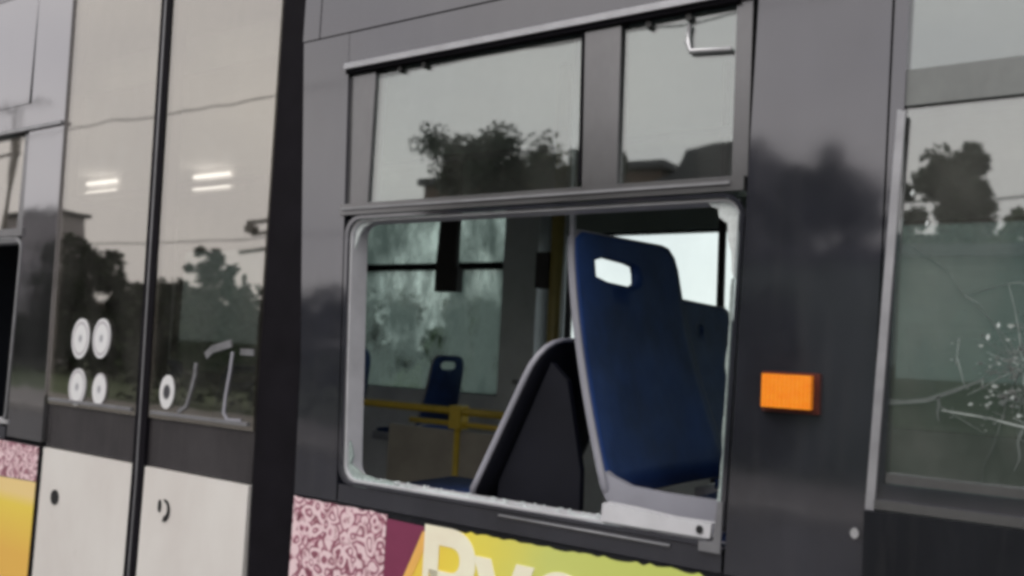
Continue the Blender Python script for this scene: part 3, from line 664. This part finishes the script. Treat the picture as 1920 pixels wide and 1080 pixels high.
def seat(name, side=False, uslot=None, th=0.022, h=0.62, w0=0.43, w1=0.36, lean=0.16, slot=True, shell='seat_blue', pad='seat_fabric', pan=0.42, edge_r=0.0065, cushion=True):
    """local frame: seat faces +x, u along y; origin at the back of the pan"""
    N = 64
    def bend(u, v):
        t = v / h
        if not slot and not side: return -lean * t + 0.02 * (abs(u) / 0.2) ** 2
        return -lean * (1 - (1 - min(t, 1)) ** 1.65) + 0.030 * (abs(u) / (w0 / 2)) ** 2 * (1 - 0.6 * t)
    ol = outline(w0, w1, h, 0.085, N, side, slot)
    uc = (-w0 / 2 + (uslot or w1 / 2)) if side else 0.0
    su, sv = (0.125, 0.030) if side else (0.10, 0.03); sc = h - 0.072
    inn = []
    for p in ol:
        d = p - Vector((uc, sc)); a = math.atan2(d.y / 0.55, d.x); ca, sa = math.cos(a), math.sin(a)
        e = 7.0; k = (abs(ca / su) ** e + abs(sa / sv) ** e) ** (-1 / e) if slot else 0.004
        inn.append(Vector((uc + k * ca, sc + k * sa)))
    K = 9
    bm = bmesh.new(); F, Bk = [], []
    for k in range(K + 1):
        t = k / K
        F.append([]); Bk.append([])
        for i in range(N):
            q = ol[i].lerp(inn[i], t); x = bend(q.x, q.y)
            F[-1].append(bm.verts.new((x, q.x, q.y))); Bk[-1].append(bm.verts.new((x - th, q.x, q.y)))
    for k in range(K):
        for i in range(N):
            j = (i + 1) % N
            bm.faces.new((F[k][i], F[k][j], F[k + 1][j], F[k + 1][i])); bm.faces.new((Bk[k][j], Bk[k][i], Bk[k + 1][i], Bk[k + 1][j]))
    for i in range(N):
        j = (i + 1) % N
        bm.faces.new((F[0][j], F[0][i], Bk[0][i], Bk[0][j])); bm.faces.new((F[K][i], F[K][j], Bk[K][j], Bk[K][i]))
    sh = from_bm(name, bm, M[shell], bus, True)
    # grey rolled edge
    bm = bmesh.new(); pts = [Vector((bend(p.x, p.y) - th / 2, p.x * 1.012, p.y)) for p in ol]; seg = 8; rings = []
    for i in range(N):
        d = (pts[(i + 1) % N] - pts[i - 1]).normalized(); s = Vector((1, 0, 0)); t = d.cross(s).normalized(); s = t.cross(d)
        rings.append([bm.verts.new(pts[i] + (s * 1.5 * math.cos(2 * math.pi * q / seg) + t * math.sin(2 * math.pi * q / seg)) * edge_r) for q in range(seg)])
    for i in range(N):
        a, b = rings[i], rings[(i + 1) % N]
        for q in range(seg): bm.faces.new((a[q], a[(q + 1) % seg], b[(q + 1) % seg], b[q]))
    from_bm('edge', bm, M['seat_edge'], sh, True)
    if not side:
        # padded face below the hand slot
        bm = bmesh.new(); pad_o = outline(w0 - 0.07, w1 * 0.3 + w0 * 0.7 - 0.09, h - 0.19, 0.05, 48, side); rows = []
        for k in range(7):
            t = k / 6; rows.append([bm.verts.new((bend(q.x, q.y + 0.03) + 0.001 + 0.010 * (1 - (1 - t) ** 2.2), q.x, q.y + 0.03)) for q in [p.lerp(Vector((0, (h - 0.19) / 2)), t * 0.97) for p in pad_o]])
        for k in range(6):
            for i in range(48): bm.faces.new((rows[k][i], rows[k][(i + 1) % 48], rows[k + 1][(i + 1) % 48], rows[k + 1][i]))
        bm.faces.new(rows[-1]); from_bm('padding', bm, M[pad], sh, True)
    # pan
    bm = bmesh.new(); dz = -0.055 if (side or not slot) else 0.0
    add_box(bm, 0.012, pan, -w0 / 2 + 0.012, w0 / 2 - 0.012, -0.055 + dz, 0.004 + dz); bm_bevel(bm, 0.022, 4); from_bm('seat_pan', bm, M['seat_edge'], sh, True)
    bm = bmesh.new(); add_box(bm, 0.06, pan - 0.02, -w0 / 2 + 0.035, w0 / 2 - 0.035, dz, 0.030 + dz); bm_bevel(bm, 0.012, 3); from_bm('cushion', bm, M[pad], sh, True)
    bm = bmesh.new(); add_box(bm, 0.10, 0.16, -0.15, 0.15, -0.40, -0.056 + dz); bm_bevel(bm, 0.01); from_bm('pedestal', bm, M['seat_dark'], sh)
    return sh
def copy_tree(o, parent=None):
    c = o.copy(); C.objects.link(c); c.parent = parent
    for ch in list(o.children): copy_tree(ch, c)
    return c
def put(o, x, y, z, rz=0.0, s=1.0):
    o.location = (x, y, z); o.rotation_euler = (0, 0, rz); o.scale = (s, s, s); return o

s1 = seat('seat', True, h=0.595, w0=0.74, w1=0.585, lean=0.105, uslot=0.225)
put(s1, -0.915, 0.485, 1.248)
s3 = seat('seat', True, h=0.47, w0=0.56, w1=0.55, lean=0.10, slot=False)
put(s3, -0.950, 0.97, 1.270)
s0 = seat('seat', False, h=0.60, w0=0.45, w1=0.37, lean=0.105)
put(s0, 0.6, 2.16, 0.95)
lip = [(-0.952, 1.322), (-0.945, 1.314), (-0.925, 1.302), (-0.880, 1.287), (-0.80, 1.283), (-0.55, 1.281), (-0.54, 1.25), (-0.55, 1.232), (-0.88, 1.232), (-0.935, 1.250), (-0.955, 1.285)]
prism('side_lip', [(x + 0.950, z - 1.248) for x, z in lip], -0.372, -0.352, M['seat_edge'], s1, 0.004)
tube('screen_post', [(-1.016, 0.118, 1.76), (-1.019, 0.118, 1.85), (-1.030, 0.118, 2.42)], 0.0075, M['seat_edge'], bus, 8)
low = seat('seat', h=0.39, w0=0.47, w1=0.44, lean=0.175, slot=False, shell='seat_dark', th=0.014, edge_r=0.0055)
put(low, -1.245, 0.345, 1.205, math.pi)
# side closure between the back-to-back seats
prism('seat_box', [(-1.225, 0.845), (-0.98, 0.845), (-0.985, 1.30), (-1.03, 1.50), (-1.075, 1.54), (-1.205, 1.25)], 0.145, 0.165, M['seat_dark'], bus, 0.004)
# seats across the aisle
far_spots = [(-3.06, 2.20, 1.10, math.pi, 0.72), (-2.86, 1.85, 0.60, math.pi, 1.0), (-3.80, 2.17, 0.98, math.pi, 0.95), (-4.7, 2.16, 0.80, math.pi, 1), (-5.2, 0.36, 0.9, math.pi, 1), (-5.6, 2.16, 0.8, math.pi, 1), (0.25, 0.345, 1.285, 0, 1), (1.5, 2.16, 0.95, 0, 1)]
for x, y, z, a, s in far_spots: put(copy_tree(s0, bus), x, y, z, a, s)

# rails and poles
tube('handrail', [(-3.60, 1.46, 1.302), (-3.10, 1.46, 1.300), (-2.05, 1.46, 1.300)], 0.017, M['yellow'], bus)
tube('handrail', [(-2.98, 1.46, 0.36), (-2.98, 1.46, 1.30)], 0.017, M['yellow'], bus)
tube('handrail', [(-2.33, 1.46, 0.36), (-2.33, 1.46, 1.30)], 0.017, M['yellow'], bus)
tube('handrail', [(-2.60, 1.46, 1.245), (-2.05, 1.46, 1.245)], 0.012, M['yellow'], bus)
hb = box('rail_clamp', -2.36, -2.30, 1.43, 1.49, 1.225, 1.325, M['yellow'], bus, 0.008)
tube('handrail', [(-2.35, 1.9, 1.43), (-1.95, 1.9, 1.43)], 0.012, M['seat_edge'], bus)
tube('grab_pole', [(-1.655, 1.10, 0.36), (-1.655, 1.10, 2.63)], 0.025, M['olive'], bus)
box('stop_button', -1.725, -1.672, 1.07, 1.12, 1.80, 1.93, M['strap'], bus, 0.01)
tube('grab_pole', [(-2.05, 1.46, 0.36), (-2.05, 1.46, 1.30)], 0.017, M['yellow'], bus)
tube('grab_pole', [(-1.108, 1.30, 0.36), (-1.112, 1.30, 2.63)], 0.014, M['strap'], bus)
tube('ceiling_rail', [(XF + 0.2, 1.25, 2.36), (XB - 0.2, 1.25, 2.36)], 0.016, M['seat_edge'], bus)
box('partition_panel', -2.72, -2.06, 1.455, 1.475, 0.50, 1.215, M['panel_brown'], bus, 0.006)
# hanging strap
def strap(x, y):
    bm = bmesh.new(); n = 10; prev = None
    for i in range(n + 1):
        t = i / n; z = 2.375 - 0.55 * t; w = 0.056 - 0.008 * math.sin(t * 3.1); xo = x + 0.03 * t + 0.01 * math.sin(t * 5)
        cur = [bm.verts.new((xo - w, y - 0.012, z)), bm.verts.new((xo + w, y - 0.012, z)), bm.verts.new((xo + w, y + 0.012, z)), bm.verts.new((xo - w, y + 0.012, z))]
        if prev:
            for k in range(4): bm.faces.new((prev[k], prev[(k + 1) % 4], cur[(k + 1) % 4], cur[k]))
        else: bm.faces.new(cur)
        prev = cur
    bm.faces.new(prev[::-1]); o = from_bm('grab_strap', bm, M['strap'], bus)
    bm = bmesh.new(); add_box(bm, x - 0.03, x + 0.085, y - 0.02, y + 0.02, 1.80, 1.90); bm_bevel(bm, 0.015, 3); from_bm('strap_handle', bm, M['strap'], o)
strap(-2.29, 1.25)
# partition edge and info panel on far wall
box('partition', -2.72, -2.50, 2.30, 2.41, 0.36, 2.40, M['wall_in'], bus, 0.01)
box('added_view_blocker', -3.95, -3.90, 0.10, 0.95, 0.36, 2.15, M['seat_dark'], bus, 0.01)  # dark sheet added to keep the left window opening dark
# ceiling lamps
def lamp(x, y, ln):
    o = box('ceiling_light', x - ln / 2 - 0.04, x + ln / 2 + 0.04, y + 0.03, y + 0.10, 2.47, 2.6195, M['ceil_in'], bus, 0.006)
    for z in (2.570, 2.500): tube('lamp_tube', [(x - ln / 2, y + 0.012, z), (x + ln / 2, y + 0.012, z)], 0.013, M['tube'], o, 8)
lamp(-4.62, 1.80, 0.34); lamp(-5.62, 1.68, 0.34)

# wheels
def wheel(x, y):
    bm = bmesh.new(); prof = [(0.28, 0.02), (0.44, 0.0), (0.48, 0.04), (0.48, 0.24), (0.44, 0.28), (0.28, 0.26)]; n = 32; rows = []
    for i in range(n):
        a = 2 * math.pi * i / n; rows.append([bm.verts.new((x + r * math.cos(a), y + w, 0.48 + r * math.sin(a))) for r, w in prof])
    for i in range(n):
        a, b = rows[i], rows[(i + 1) % n]
        for k in range(len(prof)): bm.faces.new((a[k], b[k], b[(k + 1) % len(prof)], a[(k + 1) % len(prof)]))
    t = from_bm('wheel', bm, M['tyre'], bus, True)
    pts = [(x + 0.279 * math.cos(2 * math.pi * i / 28), 0.48 + 0.279 * math.sin(2 * math.pi * i / 28)) for i in range(28)]
    prism('rim', pts, y + 0.05, y + 0.2, M['rim'], t, 0.01)
    for i in range(8): disc('wheel_nut', x + 0.15 * math.cos(i * math.pi / 4), 0.48 + 0.15 * math.sin(i * math.pi / 4), 0.016, 0.016, M['rim'], t, y + 0.03, y + 0.049, 6)
for x in (1.9, -5.6):
    for y in (0.07, 2.12): wheel(x, y)

# ------------------------------------------------------------------ what the glass mirrors: the far side of the road
def leafy(name, label, x, y, h, rad, base, mat, n, shape='round', seed=0, leaf=0.16, group=None, nb=26):
    rn = random.Random(seed); t = empty(name, (x, y, 0)); tag(t, label, 'tree', group)
    bm = bmesh.new(); top = h * 0.72
    pts = [(0.12 * rn.uniform(-1, 1) * i, 0.1 * rn.uniform(-1, 1) * i, top * i / 5) for i in range(6)]
    add_tube(bm, pts, [0.16 * (1 - 0.15 * i) * h / 6 for i in range(6)], 9)
    for k in range(7):
        z = rn.uniform(0.3, 0.7) * h; a = rn.uniform(0, 6.28); l = rad * rn.uniform(0.5, 0.8)
        add_tube(bm, [(0, 0, z), (l * 0.5 * math.cos(a), l * 0.5 * math.sin(a), z + l * 0.35), (l * math.cos(a), l * math.sin(a), z + l * 0.6)], [0.06, 0.04, 0.02], 6)
    from_bm('trunk', bm, M['bark'], t)
    vs_, fs = [], []
    blobs = []
    if shape == 'round':
        for k in range(nb):
            a = rn.uniform(0, 6.28); r = rad * math.sqrt(rn.random()) * 0.80; br = rad * rn.uniform(0.16, 0.36); z = rn.uniform(base + br, h - br * 1.15 - 0.25 * r * r / rad)
            blobs.append((r * math.cos(a), r * math.sin(a), z, br))
    for i in range(n):
        if shape == 'round':
            bx, by, bz, br = rn.choice(blobs); d = Vector((rn.gauss(0, 1), rn.gauss(0, 1), rn.gauss(0, 1))).normalized() * br * min(1.08, abs(rn.gauss(0.35, 0.5)))
            c = Vector((bx, by, bz)) + d
        else:
            tt = rn.random() ** 0.7; z = h - (h - base) * tt; lay = 0.75 + 0.25 * math.sin(z * 7.0)
            r = rad * tt * lay * rn.random() ** 0.45; a = rn.uniform(0, 6.28); c = Vector((r * math.cos(a), r * math.sin(a), z - 0.12 * r))
        s = leaf * rn.uniform(0.6, 1.4); u = Vector((rn.gauss(0, 1), rn.gauss(0, 1), rn.gauss(0, 1))).normalized(); w = u.orthogonal().normalized(); k = len(vs_)
        vs_ += [c - u * s * 0.6, c + w * s * 0.35, c + u * s * 0.6, c - w * s * 0.35]; fs.append((k, k + 1, k + 2, k + 3))
    me = bpy.data.meshes.new('crown'); me.from_pydata([tuple(v) for v in vs_], [], fs); link('crown', me, mat, t)
    return t
G1 = 'trees across the road'
leafy('broadleaf_tree', 'tall broadleaf tree mirrored in the upper light of the smashed window', -11.35, -14, 6.95, 1.70, 4.2, M['leaf_dark'], 22000, seed=31, leaf=0.10, nb=30)
leafy('broadleaf_tree', 'smaller broadleaf tree mirrored left of the upper light divider', -9.2, -14.3, 6.2, 1.25, 4.0, M['leaf_dark'], 14000, seed=2, leaf=0.10)
leafy('broadleaf_tree', 'broad tree mirrored in the pillar with the orange marker', -4.2, -14, 5.65, 1.0, 1.0, M['leaf_dark'], 22000, seed=3, nb=70)
leafy('broadleaf_tree', 'dense tree mirrored at the left of the cracked window', -2.35, -14, 5.35, 0.78, 1.2, M['leaf_dark'], 20000, seed=4, nb=75, leaf=0.13)
leafy('broadleaf_tree', 'slim tree mirrored right beside the dense one in the cracked window', -1.85, -14.6, 5.5, 0.45, 1.8, M['leaf_dark'], 9000, seed=14, nb=30, leaf=0.13)
leafy('broadleaf_tree', 'small pale tree mirrored near the wires of the cracked window', -1.30, -13.5, 4.25, 0.35, 2.6, M['leaf'], 3000, seed=5, leaf=0.11)
leafy('broadleaf_tree', 'wide dark tree mirrored in the first door leaf', -35.4, -18.6, 5.75, 1.7, 0.6, M['leaf_dark'], 16000, seed=6, leaf=0.24, nb=46)
leafy('broadleaf_tree', 'low dark tree mirrored at the left foot of the first door leaf', -37.4, -18.4, 4.4, 1.2, 0.3, M['leaf_dark'], 7000, seed=16, leaf=0.24, nb=30)
leafy('spruce_tree', 'small spruce mirrored beside the seal of the first door leaf', -32.9, -18.9, 4.4, 1.1, 0.3, M['leaf_dark'], 4000, 'cone', 7, 0.2)
leafy('broadleaf_tree', 'tall blocky tree mirrored in the middle of the second door leaf', -26.7, -18.6, 5.15, 1.0, 0.3, M['leaf_dark'], 9000, seed=8, leaf=0.2, nb=36)
leafy('broadleaf_tree', 'low bushy tree mirrored left in the second door leaf', -29.4, -18.6, 4.35, 1.6, 0.3, M['leaf_dark'], 12000, seed=9, leaf=0.2, nb=44)
leafy('spruce_tree', 'thin spruce mirrored beside the door post', -25.0, -18.6, 3.9, 0.6, 0.2, M['leaf_dark'], 2500, 'cone', 10, 0.16)
def hedge(label, x0, x1, y, h, seed):
    rn = random.Random(seed); t = empty('hedge', ((x0 + x1) / 2, y, 0)); tag(t, label, 'hedge'); vs_, fs = [], []; n = int((x1 - x0) * h * 260)
    for i in range(n):
        c = Vector((rn.uniform(x0, x1) - (x0 + x1) / 2, rn.uniform(-0.5, 0.5), h * (1 + 0.08 * math.sin(rn.random() * 40)) * rn.random() ** 0.6)); q = 0.2 * rn.uniform(0.6, 1.4)
        u = Vector((rn.gauss(0, 1), rn.gauss(0, 1), rn.gauss(0, 1))).normalized(); w = u.orthogonal().normalized(); k = len(vs_)
        vs_ += [c - u * q * 0.6, c + w * q * 0.35, c + u * q * 0.6, c - w * q * 0.35]; fs.append((k, k + 1, k + 2, k + 3))
    me = bpy.data.meshes.new('foliage'); me.from_pydata([tuple(v) for v in vs_], [], fs); link('foliage', me, M['leaf_dark'], t)
hedge('long dark hedge mirrored low in the door leaves', -40, -22, -17.4, 2.2, 41)
hedge('dark hedge mirrored low in the pillars beside the smashed window', -21, -4.0, -12.0, 2.6, 42)

def building(name, label, x0, x1, y0, y1, h, wall, roofpts=None, nwin=4):
    b = empty(name, ((x0 + x1) / 2, y0, 0)); tag(b, label, 'building'); cx = (x0 + x1) / 2
    box('wall', x0 - cx, x1 - cx, y1 - y0, 0.0, 0.0, h, wall, b, 0.02)
    if roofpts:
        o = prism('roof', [(x - cx, z) for x, z in roofpts], y1 - y0 - 0.3, 0.3, M['roof'], b, 0.02)
    else: box('roof', x0 - cx - 0.15, x1 - cx + 0.15, y1 - y0 - 0.15, 0.15, h, h + 0.18, M['roof'], b, 0.02)
    w = (x1 - x0) / max(nwin, 1)
    for k in range(nwin):
        xa = x0 - cx + w * (k + 0.28); f = box('window', xa, xa + w * 0.44, 0.001, 0.05, h * 0.35, h * 0.7, M['plaster'], b, 0.01)
        box('pane', xa + 0.07, xa + w * 0.44 - 0.07, 0.0505, 0.06, h * 0.35 + 0.07, h * 0.7 - 0.07, M['pane'], f, 0)
    return b
building('brick_building', 'low dark brick building under the mirrored trees', -16.2, -8.9, -17.5, -24, 6.25, M['brick'])
building('house', 'house with stepped dark roof mirrored by the right end of the upper light', -8.7, -6.6, -17.2, -21, 5.3, M['roof'], [(-9.1, 5.3), (-6.3, 5.3), (-6.3, 6.55), (-7.4, 6.6), (-8.1, 6.5), (-8.35, 6.0), (-8.8, 5.8)], 2)
building('grey_building', 'grey plaster block mirrored at the edge of the first door leaf', -43.5, -39.2, -19.5, -20.9, 6.9, M['plaster'])
building('green_shed', 'low green shed mirrored low in the cracked window', -6.2, 3.2, -12.6, -15.2, 3.35, M['shed_green'], None, 0)

def pole(name, label, x, y, h, arms):
    p = empty(name, (x, y, 0)); tag(p, label, 'pole')
    tube('mast', [(0, 0, 0), (0, 0, h)], 0.14, M['pole'], p, 10)
    for (x0, x1, z) in arms: tube('cross_arm', [(x0, 0, z), (x1, 0, z)], 0.07, M['pole'], p, 8)
    return p
pole('utility_pole', 'utility pole with long cross arm mirrored by the left picture edge', -40.6, -18.0, 11.6, [(-4.5, 2.5, 11.5), (-3.5, 0.4, 9.4)])
lp = pole('street_lamp', 'lamp pole with bracket arms mirrored beside the dark door post', -23.55, -18.6, 6.2, [(-1.6, 0, 5.75), (-1.3, 0, 5.35), (-1.9, 0, 4.75)])
disc('lamp_head', -1.35, 5.52, 0.30, 0.16, M['pole'], lp, -0.15, 0.15, 14)
def wire(label, pts, r=0.02): tag(tube('overhead_wire', pts, r, M['wire'], None, 6), label, 'wire', 'overhead wires along the road')
def sag(x0, x1, y, z, s, n=24): return [(x0 + (x1 - x0) * i / n, y, z - s * 4 * (i / n) * (1 - i / n)) for i in range(n + 1)]
wire('upper overhead wire mirrored across the top of the upper light', sag(-45, 25, -9.0, 6.6, 0.5), 0.013)
wire('lower overhead wire mirrored at the right of the cracked window', sag(-0.2, 40, -9.0, 4.3, 0.5), 0.02)
wire('overhead wire mirrored between the trees of the door leaves', sag(-60, 20, -16.5, 5.5, 0.7), 0.02)
# trees beyond the bus, seen through its far windows
leafy('broadleaf_tree', 'tree outside the far tinted window, behind the hanging strap', -9.4, 11.5, 2.9, 1.2, 0.6, M['leaf'], 5000, seed=21)
leafy('broadleaf_tree', 'tree outside the far tinted window, behind the frame edge', -14.0, 13.5, 3.2, 1.4, 0.5, M['leaf_dark'], 5000, seed=22)
leafy('broadleaf_tree', 'low tree outside the clear far window', -7.4, 15, 3.0, 1.6, 0.5, M['leaf'], 5000, seed=23)
